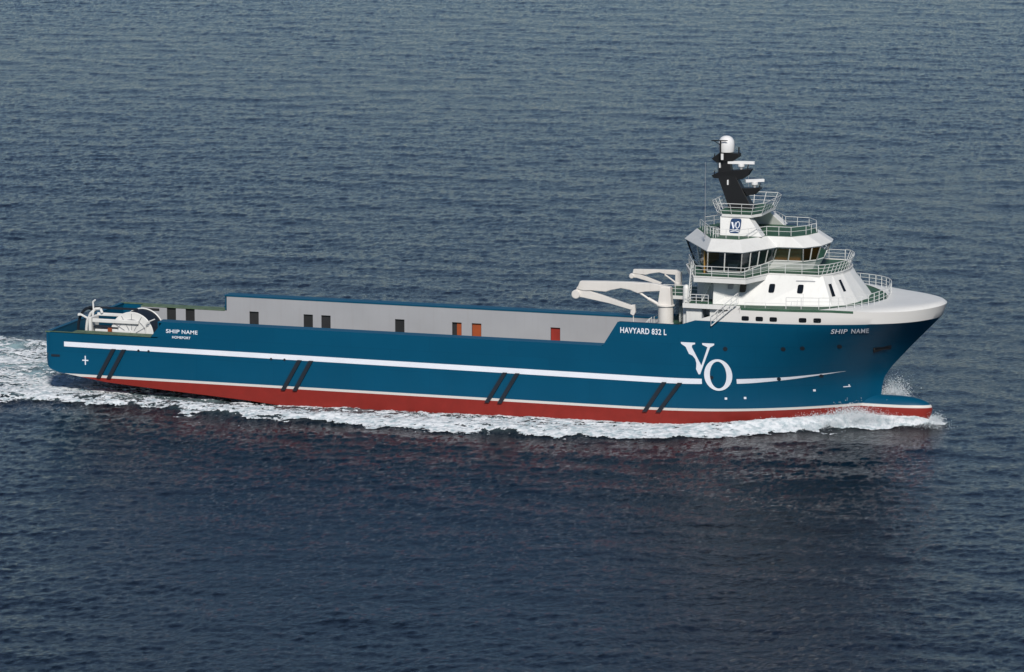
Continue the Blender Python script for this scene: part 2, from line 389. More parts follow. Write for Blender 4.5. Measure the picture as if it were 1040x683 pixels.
def build_hull():
    xs = sorted(set([0, .08, .15, .3, .5, .9, 1.3, 10.5, 11.7, 53.7, 55.1, 64.3, 66.2] + [2+i*2 for i in range(30) if 2+i*2 <= 60]))
    gs = [1-(1-i/56)**1.9 for i in range(1, 57)]
    bm = MB(); cols = []
    NLV = 26
    def column(kind, p):
        pts = []
        for k in range(NLV):
            f = k/(NLV-1)
            if kind == 'x':
                x = p; z = zbot(x)+(ztop(x)-zbot(x))*f
            else:
                z = -2.2+(11.4+2.2)*f; x = 60+(stem(z)-60)*p
                z = min(z, ztop(x)) if f > .5 else z
                zz = -2.2+(ztop(x)+2.2)*f; x = 60+(stem(zz)-60)*p; z = zz
            pts.append((x, -hb(x, z) if not (kind == 'g' and p >= 1) else 0.0, z))
        return pts
    for x in xs: cols.append(column('x', x))
    for g in gs: cols.append(column('g', g))
    n = len(cols)
    vs = [p for c in cols for p in c]; vm = [(p[0], -p[1], p[2]) for p in vs]
    fs = []; 
    for i in range(n-1):
        for k in range(NLV-1):
            a = i*NLV+k; fs.append((a, a+NLV, a+NLV+1, a+1))
    N = len(vs)
    f2 = [tuple(j+N for j in reversed(f)) for f in fs]
    bot = [(i*NLV, i*NLV+N, (i+1)*NLV+N, (i+1)*NLV) for i in range(n-1)]
    tr = [(k, k+1, k+1+N, k+N) for k in range(NLV-1)]
    bm.add(vs+vm, fs+f2+bot+tr)
    o = bm.build('hull', 'hull_paint', ship, smooth=True)
    import bmesh
    b = bmesh.new(); b.from_mesh(o.data); bmesh.ops.remove_doubles(b, verts=b.verts, dist=.0005)
    bmesh.ops.recalc_face_normals(b, faces=b.faces); b.to_mesh(o.data); b.free()
    o.data.polygons.foreach_set('use_smooth', [True]*len(o.data.polygons)); o.data.set_sharp_from_angle(angle=R(30))
    return o
hull = build_hull()
# bulb
mb = MB(); prof = []
for i in range(15):
    t = 1-(1-i/14)**1.8; x = 71+10.55*t
    r = max(0, 1-max(0, (t-.5)/.5)**2.6)**.5
    ry = 1.25*r*min(1, .3+t*1.6)+.001; zc = 1.15+.5*max(0, t-.6)*1.3; rz = 1.3*r
    prof.append([(x, math.cos(a)*ry, zc+math.sin(a)*(rz if math.sin(a) > 0 else 2.4*r)) for a in [2*math.pi*k/20 for k in range(20)]])
vs = [p for c in prof for p in c]; fs = [(i*20+k, i*20+(k+1) % 20, (i+1)*20+(k+1) % 20, (i+1)*20+k) for i in range(14) for k in range(20)]
mb.add(vs, fs+[tuple(range(20)), tuple(range(280, 300))]); mb.build('bulbous_bow', 'hull_paint', hull, smooth=True)

# ribbons and marks that follow the hull side
def on_hull(x, z, off=.02, s=-1): return (x, s*(hb(x, z)+off), z)
def ribbon(name, m, prof, off=.025, s=-1, thick=None, label=None):   # prof: list of (x, z0, z1)
    mb = MB(); vs = []
    for x, z0, z1 in prof:
        for f in (0, .5, 1): vs.append(on_hull(x, z0+(z1-z0)*f, off, s))
    fs = [(i*3+k, (i+1)*3+k, (i+1)*3+k+1, i*3+k+1) for i in range(len(prof)-1) for k in (0, 1)]
    mb.add(vs, fs); return mb.build(name, m, hull, smooth=True, label=label)
def stripe_z(x):
    t = float(np.interp(x, [1.9, 24.6, 43.4, 61, 66, 70, 74.4], [4.75, 4.69, 4.62, 4.53, 4.58, 4.72, 5.02]))
    h = float(np.interp(x, [1.9, 61, 67, 74.4], [.45, .50, .42, .02])); return t, h
def dense(a, b, n): return [a+(b-a)*i/n for i in range(n+1)]
for s in (-1, 1):
    p = []
    for x in dense(1.9, 62.75 if s < 0 else 62.75, 60):
        t, h = stripe_z(x); p.append((x, t-h, t))
    ribbon('hull_stripe', 'marking_white', p, s=s)
    p = []
    for x in dense(65.75, 74.5, 24):
        t, h = stripe_z(x); p.append((x, t-h, t))
    ribbon('hull_stripe', 'marking_white', p, s=s)
FEND = [((6.87, 4.32), (5.32, 1.55)), ((7.89, 4.32), (6.34, 1.55)), ((25.08, 4.26), (23.46, 1.42)), ((26.19, 4.26), (24.6, 1.42)),
        ((44.65, 4.18), (42.94, 1.38)), ((45.81, 4.18), (44.14, 1.38)), ((59.41, 4.12), (57.61, 1.38)), ((60.82, 4.12), (58.83, 1.38))]
for s in (-1, 1):
    for (a, b) in FEND:
        mb = MB(); w_ = .2; pts = []
        for (x, z) in ((a[0]-w_, a[1]), (a[0]+w_, a[1]), (b[0]+w_, b[1]), (b[0]-w_, b[1])): pts.append((x, z))
        mb.prism([(x, s*(hb(x, z)-.05), z) for x, z in pts], [(x+(.0 if i in (0, 3) else 0), s*(hb(x, z)+.2), z) for i, (x, z) in enumerate(pts)])
        mb.build('fender_bar', 'rubber_dark', hull)
def disc(name, x, z, r, m='rubber_dark', s=-1, n=20):
    mb = MB(); ring = [(x+r*math.cos(2*math.pi*i/n), z+r*math.sin(2*math.pi*i/n)) for i in range(n)]
    mb.prism([on_hull(a, b, -.05, s) for a, b in ring], [on_hull(a, b, .035, s) for a, b in ring])
    o = mb.build(name, m, hull); return o
for s in (-1, 1):
    for x, z in ((64.9, 7.34), (69.9, 7.43), (71.5, 7.5), (74.5, 7.6), (63.6, 4.68), (69.25, 4.55), (72.6, 4.68)): disc('porthole', x, z, .2 if z > 6 else .17, s=s)
# anchor pockets
for s in (-1, 1):
    mb = MB(); pts = [(76.85, 6.72), (78.2, 6.92), (78.35, 7.38), (77.0, 7.26)]
    mb.prism([on_hull(x, z, -.3, s) for x, z in pts], [on_hull(x, z, .03, s) for x, z in pts]); pk = mb.build('anchor_pocket', 'rubber_dark', hull)
    mb = MB(); pts = [(77.0, 6.86), (78.0, 7.0), (78.1, 7.16), (77.1, 7.02)]
    mb.prism([on_hull(x, z, .02, s) for x, z in pts], [on_hull(x, z, .16, s) for x, z in pts])
    mb.tube(on_hull(77.0, 6.8, .1, s), on_hull(77.05, 7.16, .1, s), .07); mb.build('anchor', 'black_paint', hull, bevel=.02)
# small white thruster and draught symbols
def sym(x, z, k, s=-1):
    mb = MB()
    def bar(x0, z0, x1, z1): mb.prism([on_hull(a, b, .0, s) for a, b in ((x0, z0), (x1, z0), (x1, z1), (x0, z1))], [on_hull(a, b, .03, s) for a, b in ((x0, z0), (x1, z0), (x1, z1), (x0, z1))])
    if k == 'plus': bar(x-.05, z-.42, x+.05, z+.42); bar(x-.3, z-.05, x-.05, z+.05); bar(x+.05, z-.05, x+.3, z+.05)
    elif k == 'ring': bar(x-.1, z-.1, x+.1, z+.1)
    else: bar(x-.3, z-.04, x+.25, z+.04); bar(x+.1, z+.04, x+.18, z+.2)
    mb.build('thruster_mark', 'marking_white', hull)
for s in (-1, 1):
    sym(4.0, 3.1, 'plus', s); sym(64.75, 2.75, 'ring', s); sym(66.35, 2.8, 'ring', s); sym(71.9, 3.3, 'ring', s); sym(74.4, 3.45, 'bulbmark', s)
    mb = MB(); mb.prism([on_hull(x, z, -.02, s) for x, z in ((.6, 3.3), (1.45, 3.3), (1.45, 3.5), (.6, 3.5))], [on_hull(x, z, .04, s) for x, z in ((.6, 3.3), (1.45, 3.3), (1.45, 3.5), (.6, 3.5))])
    mb.build('drain_slot', 'rubber_dark', hull)
    for (x, z) in ((9.3, 4.28), (10.3, 4.28), (22.3, 4.2), (23.6, 4.2)): disc('scupper', x, z, .12, s=s, n=10)

# lettering
def text_part(name, body, x0, x1, z0, z1, s=-1, shear=0.0, bold=.02, m='marking_white', parent=hull, surf=None, slope=0.0, extr=.012, label=None, lift=.02):
    cu = bpy.data.curves.new('t', 'FONT'); cu.body = body; cu.size = 1; cu.offset = bold; cu.extrude = extr; cu.shear = shear; cu.space_character = 1.08
    ob = bpy.data.objects.new('t', cu); COL.objects.link(ob); bpy.context.view_layer.update()
    me = bpy.data.meshes.new_from_object(ob.evaluated_get(bpy.context.evaluated_depsgraph_get()))
    bpy.data.objects.remove(ob)
    me.name = name; V = np.array([v.co[:] for v in me.vertices]); a = V.min(0); b = V.max(0)
    for v, c in zip(me.vertices, V):
        u = (c[0]-a[0])/(b[0]-a[0]); t = (c[1]-a[1])/(b[1]-a[1]); d = lift+(c[2]-a[2])
        x = x0+(x1-x0)*u if s < 0 else x1+(x0-x1)*u
        z = z0+(z1-z0)*t+slope*u
        v.co = surf(x, z, d) if surf else on_hull(x, z, d, s)
    me.materials.clear(); me.materials.append(MATS[m])
    o = bpy.data.objects.new(name, me); COL.objects.link(o); o.parent = parent
    if label: o['label'] = label
    return o
def words(name, ws, x0, x1, z0, z1, s, **k):
    a, b = x0, x1
    lab = k.pop('label', None)
    for i, (wd, f0, f1) in enumerate(ws):
        u0, u1 = a+(b-a)*f0, a+(b-a)*f1
        if s > 0: u0, u1 = b-(b-a)*f1, b-(b-a)*f0
        text_part(name, wd, u0, u1, z0, z1, s, label='white %s lettering %s' % (wd, lab), **k)
for s in (-1, 1):
    text_part('model_lettering', 'HAVYARD 832 L', 55.35, 59.6, 8.32, 8.84, s, bold=.02, label='white HAVYARD 832 L lettering')
    words('name_lettering', [('SHIP', 0, .43), ('NAME', .5, 1)], 12.05, 15.15, 6.08, 6.43, s, bold=.014, label='near the stern')
    text_part('port_lettering', 'HOMEPORT', 12.65, 14.45, 5.60, 5.83, s, bold=.02, label='small white HOMEPORT lettering')
    words('name_lettering', [('SHIP', 0, .45), ('NAME', .52, 1)], 74.05, 77.2, 8.92, 9.38, s, shear=.35, bold=.012, lift=.09, label='slanted, near the bow')

# large serif V and O
def fill_part(name, polys, m, s=-1, off=.03, parent=hull, surf=None):
    mb = MB()
    for ring in polys:
        f = surf if surf else (lambda x, z, d: on_hull(x, z, d, s))
        mb.prism([f(x, z, .0) for x, z in ring], [f(x, z, off) for x, z in ring])
    return mb.build(name, m, parent)
def mirx(ring, s, c): return ring if s < 0 else [(2*c-x, z) for x, z in ring]
for s in (-1, 1):
    zt = 7.78; 
    V = [[(60.9, zt), (62.2, zt), (62.2, zt-.13), (61.95, zt-.2), (60.95, zt-.15)],
         [(60.95, zt-.15), (61.95, zt-.2), (61.9, zt-.4), (61.35, zt-.4)],
         [(61.35, zt-.4), (61.9, zt-.4), (62.75, 5.75), (62.62, 4.95), (62.48, 4.95)],
         [(62.62, 4.95), (62.75, 5.75), (63.32, zt-.35), (63.55, zt-.35)],
         [(63.32, zt-.35), (63.55, zt-.35), (63.92, zt-.14), (63.92, zt), (62.85, zt), (62.85, zt-.14)]]
    fill_part('logo_letter', [mirx(r, s, 63.2) for r in V], 'marking_white', s)['label'] = 'large white serif V on the bow side'
    N = 48; ring = []; mb = MB(); cx, cz = 64.2, 4.93
    for i in range(N):
        t = 2*math.pi*i/N; sx = cx if s < 0 else 2*63.2-cx
        ring.append(((sx+1.22*math.cos(t), cz+1.45*math.sin(t)), (sx+.72*math.cos(t), cz+1.24*math.sin(t))))
    vs = []
    for (a, b) in ring: vs += [on_hull(*a, .05, s), on_hull(*b, .05, s)]
    mb.add(vs, [(2*i, 2*i+1, (2*i+3) % (2*N), (2*i+2) % (2*N)) for i in range(N)])
    o = mb.build('logo_letter', 'marking_white', hull); o['label'] = 'large white serif O on the bow side'
    # (the stripe stops just short of the letter on both sides)

# ------------------------------------------------------------------ cargo deck
mb = MB(); mb.box(.2, 54.9, -8.9, 8.9, 3.45, 3.6); mb.build('cargo_deck', 'deck_green', ship)
DX = [5.73, 7.65, 14.17, 19.64, 21.42, 28.79, 34.44, 36.38, 44.08]
for s in (-1, 1):
    mb = MB(); y0, y1 = sorted((s*7.6, s*7.72))
    def wall(x0, x1, zt_):
        cuts = [d for d in DX if x0 < d < x1]; x = x0
        for d in cuts:
            mb.box(x, d-.47, y0, y1, 3.6, zt_)
            if zt_ > 6: mb.box(d-.47, d+.47, y0, y1, 5.6, zt_)
            x = d+.47
        mb.box(x, x1, y0, y1, 3.6, zt_)
    wall(2.6, 11.4, 5.55); wall(11.4, 57.3, 6.93)
    cr = mb.build('cargo_rail', 'wall_grey', ship)
    mb = MB(); a, b = sorted((s*7.55, s*8.97)); mb.box(11.2, 53.6, a, b, 6.93, 7.07); mb.box(53.6, 57.3, *sorted((s*7.55, s*8.6)), 6.93, 7.07); mb.box(11.2, 11.3, *sorted((s*7.73, s*8.95)), 5.6, 6.93)
    mb.build('rail_cap', 'hull_teal', cr, bevel=.02)
    mb = MB(); mb.box(2.6, 11.2, *sorted((s*7.55, s*9.0)), 5.55, 5.63); mb.box(.0, 2.6, *sorted((s*8.7, s*9.0)), 5.55, 5.63); mb.build('rail_cap', 'cap_green', cr)
    mb = MB(); mb.box(.1, 2.6, *sorted((s*8.75, s*8.9)), 3.6, 5.55); mb.add([(2.5, s*8.75, 3.6), (2.5, s*8.75, 5.54), (2.62, s*7.6, 3.6), (2.62, s*7.6, 5.54)], [(0, 1, 3, 2)])
    mb.build('bulwark_lining', 'hull_teal', cr)
    mb = MB(); mb.box(3.0, 4.5, *sorted((s*7.57, s*7.61)), 5.18, 5.42); mb.build('vent_slot', 'dark_void', cr)
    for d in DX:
        m_ = 'dark_void'  # dark panel stands in for the shaded inside of an open doorway
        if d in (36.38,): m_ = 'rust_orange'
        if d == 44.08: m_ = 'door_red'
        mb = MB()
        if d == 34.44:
            mb.box(d-.05, d+.47, *sorted((s*7.8, s*7.86)), 3.6, 5.6 if d > 10 else 5.5); mb.build('doorway_panel', 'rust_orange', cr)
            mb = MB(); mb.box(d-.47, d-.05, *sorted((s*7.84, s*7.9)), 3.6, 5.6 if d > 10 else 5.5); mb.build('doorway_panel', 'dark_void', cr)  # dark half: shade of the open doorway put into the panel colour
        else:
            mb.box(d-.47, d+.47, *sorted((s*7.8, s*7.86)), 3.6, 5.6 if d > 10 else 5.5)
            mb.build('doorway_panel', m_, cr)
# stern bulwark inside
mb = MB(); mb.box(.12, .35, -8.6, 8.6, 3.6, 5.55); mb.build('stern_bulwark', 'hull_teal', ship)
mb = MB(); mb.box(.0, .4, -8.65, 8.65, 5.55, 5.62); mb.build('rail_cap', 'hull_teal', ship)

# railing helper
def rail(pts, h=1.0, parent=ship, nr=3, post=1.6, lean=None, r=.032, closed=False, top=None, name='railing'):
    """pts base points; lean: matching list of top points"""
    mb = MB(); P = [Vector(p) for p in pts]; T = [Vector(p) for p in lean] if lean else [p+Vector((0, 0, h)) for p in P]
    if closed: P.append(P[0]); T.append(T[0])
    for i in range(len(P)-1):
        L = (P[i+1]-P[i]).length; n = max(1, round(L/post))
        for k in range(n+(1 if i == len(P)-2 and not closed else 0)):
            f = k/n; mb.tube(P[i].lerp(P[i+1], f), T[i].lerp(T[i+1], f), r, n=4)
        for j in range(1, nr+1):
            g = j/nr; rr = r*1.1 if j == nr else r*.75
            mb.tube(P[i].lerp(T[i], g), P[i+1].lerp(T[i+1], g), rr, n=4)
    return mb.build(name, 'rail_white', parent)
def smooth_curve(pts, n=4):
    out = []; P = [Vector(p) for p in pts]
    for i in range(len(P)-1):
        p0 = P[max(i-1, 0)]; p1 = P[i]; p2 = P[i+1]; p3 = P[min(i+2, len(P)-1)]
        for k in range(n):
            t = k/n
            out.append(tuple(.5*((2*p1)+(p2-p0)*t+(2*p0-5*p1+4*p2-p3)*t*t+(3*p1-p0-3*p2+p3)*t**3)))
    out.append(tuple(P[-1])); return out

# ------------------------------------------------------------------ forecastle
mb = MB(); out = [(57.3, -8.9)]+[(x, -hb(x, 9.3)+.1) for x in (59, 61, 64)]
mb.flat(full([(x, y) for x, y in out]), 8.15, 8.3); mb.build('forecastle_deck', 'deck_green', ship)
mb = MB(); mb.box(57.3, 57.4, -7.5, 7.5, 3.6, 8.15); mb.build('forecastle_bulkhead', 'wall_grey', ship)
for s in (-1, 1):
    mb = MB(); mb.add([(53.8, s*8.9, 7.07), (55.2, s*8.9, 9.31), (66, s*8.9, 9.31), (66, s*8.7, 9.31), (55.2, s*8.7, 9.31), (53.8, s*8.7, 7.07)], [(0, 1, 4, 5), (1, 2, 3, 4)])
    mb.add([(53.9, s*8.8, 7.06), (55.2, s*8.8, 9.29), (64, s*8.8, 9.29), (64, s*8.8, 7.06)], [(0, 1, 2, 3)])
    mb.build('forecastle_bulwark', 'hull_teal', ship)

ZA = 10.95; ZB = 13.6
# lower deckhouse: aft block with a door recess, then white side plating
mb = MB()
mb.box(61.2, 62.6, -8.4, 8.4, 8.3, ZA-.01); mb.box(62.6, 63.35, -7.0, 7.0, 8.3, ZA-.01); mb.box(63.35, 66.3, -8.42, 8.42, 8.3, ZA-.01)
lower = mb.build('lower_deckhouse', 'white_paint', ship, bevel=.04)
for s in (-1, 1):
    mb = MB(); mb.box(62.6, 63.35, *sorted((s*7.02, s*7.08)), 8.3, 10.0); mb.build('doorway_panel', 'deck_green', lower)
    mb = MB(); mb.box(62.61, 62.66, *sorted((s*7.1, s*8.38)), 8.3, ZA-.02); mb.build('door_side', 'interior_grey', lower)
# deck A
oa = [(61.1, 0), (61.1, -8.75), (65.6, -8.75), (66.4, -8.7), (70.2, -8.35), (73.0, -7.75), (74.6, -7.1), (75.8, -6.1), (76.7, -4.4), (77.2, -2.2), (77.4, 0)]
mb = MB(); mb.flat(full(oa), ZA, ZA+.12); dA = mb.build('accommodation_deck', 'deck_green', ship)
mb = MB(); mb.box(61.0, 66.2, -8.85, -8.74, ZA-.12, ZA+.28); mb.box(61.0, 66.2, 8.74, 8.85, ZA-.12, ZA+.28); mb.box(61.0, 61.1, -8.74, 8.74, ZA-.12, ZA+.28)
mb.box(57.7, 61.0, -3.6, -3.5, ZA-.25, ZA+.05)
mb.build('deck_edge', 'white_paint', dA)
mb = MB(); mb.box(57.2, 61.0, -3.5, 2.4, ZA-.2, ZA-.02); mb.build('crane_walkway', 'deck_green', dA)
# bow bulwark plating rising to deck A + whaleback
def whaleback():
    mb = MB(); rows = []
    for i in range(25):
        t = 1-(1-i/24)**1.7; xc = 77.35+(81.7-77.35)*t
        row = []
        for j in range(17):
            a = -1+2*j/16
            # edge point follows the hull top, starting abeam of the deck edge
            xt = stem(ztop(82.6)); xe = 73.0+(xt-73.0)*t; ze = ztop(xe); ye = hb(xe, ze) if t < 1 else 0.0; ze -= .015; ye = max(0, ye-.01)
            # inner point runs round the deck edge
            k = math.sin(abs(a)*math.pi/2); zc_ = 11.12+.06*t
            x = xc+(xe-xc)*k**1.6; y = (1 if a > 0 else -1)*ye*k; z = zc_+(ze-zc_)*k**7
            row.append((x, y, z))
        rows.append(row)
    vs = [p for r_ in rows for p in r_]
    fs = [(i*17+j, i*17+j+1, (i+1)*17+j+1, (i+1)*17+j) for i in range(24) for j in range(16)]
    mb.add(vs, fs); return mb.build('whaleback', 'white_paint', ship, smooth=True)
whaleback()
for s in (-1, 1):
    ribbon('deck_edge_stripe', 'deck_green', [(x, ztop(x)-.21, ztop(x)-.0) for x in dense(66.3, 76.0, 16)], s=s)
# side windows in the white band
for s in (-1, 1):
    for x in (66.72, 67.97, 69.2, 71.75, 73.0):
        mb = MB(); pts = []
        for i in range(16):
            t = 2*math.pi*i/16; c, q = math.cos(t), math.sin(t)
            pts.append((x+.33*math.copysign(abs(c)**.4, c), 10.17+.2*math.copysign(abs(q)**.4, q)))
        mb.prism([on_hull(a, b, .0, s) for a, b in pts], [on_hull(a, b, .03, s) for a, b in pts])
        mb.build('side_window', 'window_dark', hull)
# rails deck A forward
ra = smooth_curve([(70.2, -8.2, ZA+.12), (73.0, -7.6, ZA+.12), (74.6, -6.95, ZA+.12), (75.8, -5.95, ZA+.12), (76.65, -4.3, ZA+.12), (77.1, -2.2, ZA+.12), (77.3, 0, ZA+.12)], 2)
ra = ra+[(x, -y, z) for x, y, z in reversed(ra[:-1])]
rail(ra, 1.0, dA, post=1.25)
for s in (-1, 1): rail([(66.6, s*8.6, ZA+.12), (70.2, s*8.2, ZA+.12)], .45, dA, nr=1, post=1.8, r=.022)
rail([(61.1, -8.7, ZA+.28), (63.3, -8.7, ZA+.28)], .8, dA, post=1.1); rail([(61.1, 8.7, ZA+.28), (66, 8.7, ZA+.28)], .8, dA)
rail([(57.7, -3.5, ZA), (61.0, -3.5, ZA)], 1.0, dA, post=1.1)
# stairs
def stair(a, b, w_, n, parent, name='stair', m='rail_white', hr=.9):
    mb = MB(); a = Vector(a); b = Vector(b); d = b-a; side = Vector((-d.y, d.x, 0)); side = side.normalized() if side.length > 1e-4 else Vector((0, 1, 0))
    for s in (-.5, .5):
        o = side*w_*s; mb.tube(a+o, b+o, .06, n=4)
        if hr: mb.tube(a+o+Vector((0, 0, hr)), b+o+Vector((0, 0, hr)), .035, n=4); mb.tube(a+o+Vector((0, 0, hr*.5)), b+o+Vector((0, 0, hr*.5)), .025, n=4)
        if hr:
            for k in range(5): p = a.lerp(b, k/4)+o; mb.tube(p, p+Vector((0, 0, hr)), .025, n=4)
    for k in range(1, n):
        p = a.lerp(b, k/n); mb.tube(p-side*w_*.5, p+side*w_*.5, .045, n=4)
    return mb.build(name, m, parent)
stair((63.7, -8.95, 9.4), (66.0, -8.95, 11.45), .5, 9, ship)
stair((63.7, 8.95, 9.4), (66.0, 8.95, 11.45), .5, 9, ship)
stair((61.3, -7.9, ZA+.2), (61.6, -7.9, ZB+.9), .6, 12, ship, hr=.35)
stair((62.2, -6.6, ZA+.2), (63.35, -6.6, ZB), .6, 8, ship, hr=.7)
stair((53.2, -6.0, 3.6), (57.25, -6.0, 8.3), .7, 16, ship, 'stair', 'rail_white', 1.0)
rail([(57.4, -5.4, 8.3), (57.4, 7.4, 8.3)], 1.0, ship, post=1.5)
for b_ in ((58.6, 60.8, -1.6, -.4, 8.3, 9.7), (58.2, 60.6, 4.2, 6.0, 8.3, 9.9)):
    mb = MB(); mb.box(*b_); mb.build('hose_locker', 'white_paint', ship, bevel=.05)

# tier 1
t1b = [(61.2, 0), (61.2, -5.0), (63.4, -5.0), (63.4, -7.7), (67.6, -7.1), (72.7, -6.2), (73.7, -5.7), (74.6, -4.6), (75.3, -2.6), (75.6, 0)]
t1t = [(61.2, 0), (61.2, -4.6), (63.4, -4.6), (63.4, -7.3), (67.6, -5.4), (72.3, -4.85), (72.6, -4.7), (73.1, -3.3), (73.55, -1.7), (73.7, 0)]
mb = MB(); mb.prism([(x, y, ZA+.1) for x, y in full(t1b)], [(x, y, ZB-.02) for x, y in full(t1t)])
house = mb.build('deckhouse', 'white_paint', ship, bevel=.06)
def surf_quad(bA, bB, tA, tB, z0, z1):
    def f(u, v, d):
        p = Vector((*bA, z0)).lerp(Vector((*bB, z0)), u).lerp(Vector((*tA, z1)).lerp(Vector((*tB, z1)), u), v)
        e1 = Vector((bB[0]-bA[0], bB[1]-bA[1], 0)); e2 = Vector((tA[0]-bA[0], tA[1]-bA[1], z1-z0)); n = e1.cross(e2).normalized()
        return p+n*d
    return f
def window_on(f, u0, u1, v0, v1, m, parent, d=.04, name='window'):
    mb = MB(); q = [(u0, v0), (u1, v0), (u1, v1), (u0, v1)]
    mb.prism([tuple(f(u, v, -.02)) for u, v in q], [tuple(f(u, v, d)) for u, v in q]); return mb.build(name, m, parent)
for s in (-1, 1):
    def pt(l, i): return (l[i][0], l[i][1]*(-s))
    fA = surf_quad(pt(t1b, 3), pt(t1b, 4), pt(t1t, 3), pt(t1t, 4), ZA, ZB); fB = surf_quad(pt(t1b, 4), pt(t1b, 5), pt(t1t, 4), pt(t1t, 5), ZA, ZB)
    fC = surf_quad(pt(t1b, 6), pt(t1b, 7), pt(t1t, 6), pt(t1t, 7), ZA, ZB); fD = surf_quad(pt(t1b, 7), pt(t1b, 8), pt(t1t, 7), pt(t1t, 8), ZA, ZB)
    dd = .04 if s < 0 else -.04
    def side_pt(x, z, d):
        yb = np.interp(x, [63.4, 67.6, 72.7], [7.7, 7.1, 6.2]); yt = np.interp(x, [63.4, 67.6, 72.3], [7.3, 5.4, 4.85]); t = (z-ZA-.1)/(ZB-ZA-.12)
        return Vector((x, s*(yb+(yt-yb)*t+d), z))
    def side_window(x, z, w2, h2, m, name='window'):
        mb = MB(); q = []
        for i in range(16):
            t = 2*math.pi*i/16; c, k = math.cos(t), math.sin(t); q.append((x+w2*math.copysign(abs(c)**.4, c), z+h2*math.copysign(abs(k)**.4, k)))
        mb.prism([tuple(side_pt(a, b, -.06)) for a, b in q], [tuple(side_pt(a, b, .09)) for a, b in q]); return mb.build(name, m, house)
    for x in (65.9, 68.35, 70.85): side_window(x, 12.5, .26, .36, 'window_dark')
    side_window(64.85, 12.62, .22, .22, 'steel_grey', 'vent_grille'); side_window(71.2, 13.15, .85, .04, 'steel_grey', 'drip_strip')
    window_on(fC, .30, .55, .34, .72, 'window_dark', house, dd); window_on(fD, .35, .55, .42, .78, 'window_dark', house, dd)
    mb = MB(); fr = [(.52, .04), (.52, .42), (.72, .42), (.72, .04)]
    for (a, b) in zip(fr[:-1], fr[1:]): mb.tube(fB(a[0], a[1], dd), fB(b[0], b[1], dd), .022, n=4)
    mb.tube(fB(.62, .04, dd), fB(.62, .42, dd), .02, n=4); mb.build('pipe_frame', 'steel_grey', house)
# side pillar with round top, near the house
for s in (-1, 1):
    mb = MB(); mb.lathe((61.0, s*7.7, 0), [(.3, 8.3), (.3, 12.3), (.28, 12.5), (.18, 12.66), (.02, 12.72)], 14); mb.build('vent_pillar', 'white_paint', ship, smooth=True)

# deck B
ob = [(59.5, 0), (59.5, -2.4), (61.95, -8.7), (66.65, -8.7), (67.85, -5.1), (72.35, -4.95), (73.2, -3.4), (73.7, -1.7), (73.85, 0)]
mb = MB(); mb.flat(full(ob), ZB-.45, ZB-.03); dB = mb.build('bridge_deck', 'white_paint', ship)
obi = [(59.7, 0), (59.7, -2.3), (62.05, -8.55), (66.55, -8.55), (67.75, -4.95), (72.25, -4.8), (73.05, -3.3), (73.55, -1.6), (73.7, 0)]
mb = MB(); mb.flat(full(obi), ZB-.03, ZB+.03); mb.build('deck_plating', 'deck_green', dB)
mb = MB(); half = [(p[0], p[1], ZB-.03) for p in ob]
ring = full(half)
for a, b in zip(ring, ring[1:]+ring[:1]):
    a = Vector(a); b = Vector(b)
    if (b-a).length > .1: mb.tube(a+Vector((0, 0, .07)), b+Vector((0, 0, .07)), .07, n=4)
mb.build('deck_coaming', 'white_paint', dB)
rb = [(x, y, ZB+.03) for x, y in obi[1:]]
rb = rb[:4]+smooth_curve(rb[4:], 2) if False else rb
rbf = smooth_curve([(72.25, -4.8, ZB+.03), (73.0, -3.4, ZB+.03), (73.5, -1.7, ZB+.03), (73.7, 0, ZB+.03)], 3)
rt = [(p[0]+(.35 if p[0] > 72.3 else 0), p[1]*1.04, p[2]+.95) for p in rbf]
rbf2 = rbf+[(x, -y, z) for x, y, z in reversed(rbf[:-1])]; rt2 = rt+[(x, -y, z) for x, y, z in reversed(rt[:-1])]
rail(rbf2, 0, dB, lean=rt2, post=.9)
for s in (-1, 1):
    rail([(59.7, s*0.3, ZB), (59.7, s*2.3, ZB), (62.05, s*8.55, ZB), (66.55, s*8.55, ZB), (67.75, s*4.95, ZB), (72.25, s*4.8, ZB)], .95, dB, post=1.3, r=.028)

# ------------------------------------------------------------------ wheelhouse
RING = {
 'base': [(59.9, 0, 13.62), (59.9, -1, 13.62), (62.8, -6.9, 13.62), (65.7, -6.9, 13.62), (67.1, -2.6, 13.62), (70.0, -2.2, 13.62), (70.8, -1.2, 13.62), (71.0, 0, 13.62)],
 'sill': [(59.8, 0, 13.95), (59.8, -1, 13.95), (62.75, -7.15, 13.9), (65.8, -7.15, 13.9), (67.6, -2.9, 14.5), (70.3, -2.75, 14.5), (71.2, -1.5, 14.5), (71.5, 0, 14.5)],
 'head': [(59.1, 0, 15.72), (59.1, -1.0, 15.72), (63.0, -7.85, 15.75), (66.1, -7.85, 15.75), (68.1, -3.6, 15.75), (70.5, -3.5, 15.78), (71.7, -2.0, 15.82), (72.1, 0, 15.86)],
 'eave': [(58.9, 0, 15.78), (58.9, -1.0, 15.78), (62.95, -8.05, 15.80), (66.2, -8.05, 15.80), (68.2, -3.8, 15.80), (70.6, -3.7, 15.83), (71.85, -2.1, 15.88), (72.25, 0, 15.94)],
 'roof': [(60.0, 0, 16.72), (60.0, -.9, 16.72), (62.9, -6.45, 16.72), (65.5, -6.6, 16.72), (67.2, -3.5, 16.72), (69.4, -3.4, 16.72), (70.5, -1.9, 16.72), (71.0, 0, 16.72)]}
mb = MB(); A, B = RING['base'], RING['sill']
fa, fb = full(A), full(B); n = len(fa)
mb.add(fa+fb, [(i, (i+1) % n, n+(i+1) % n, n+i) for i in range(n)]); wh = mb.build('wheelhouse', 'white_paint', ship)
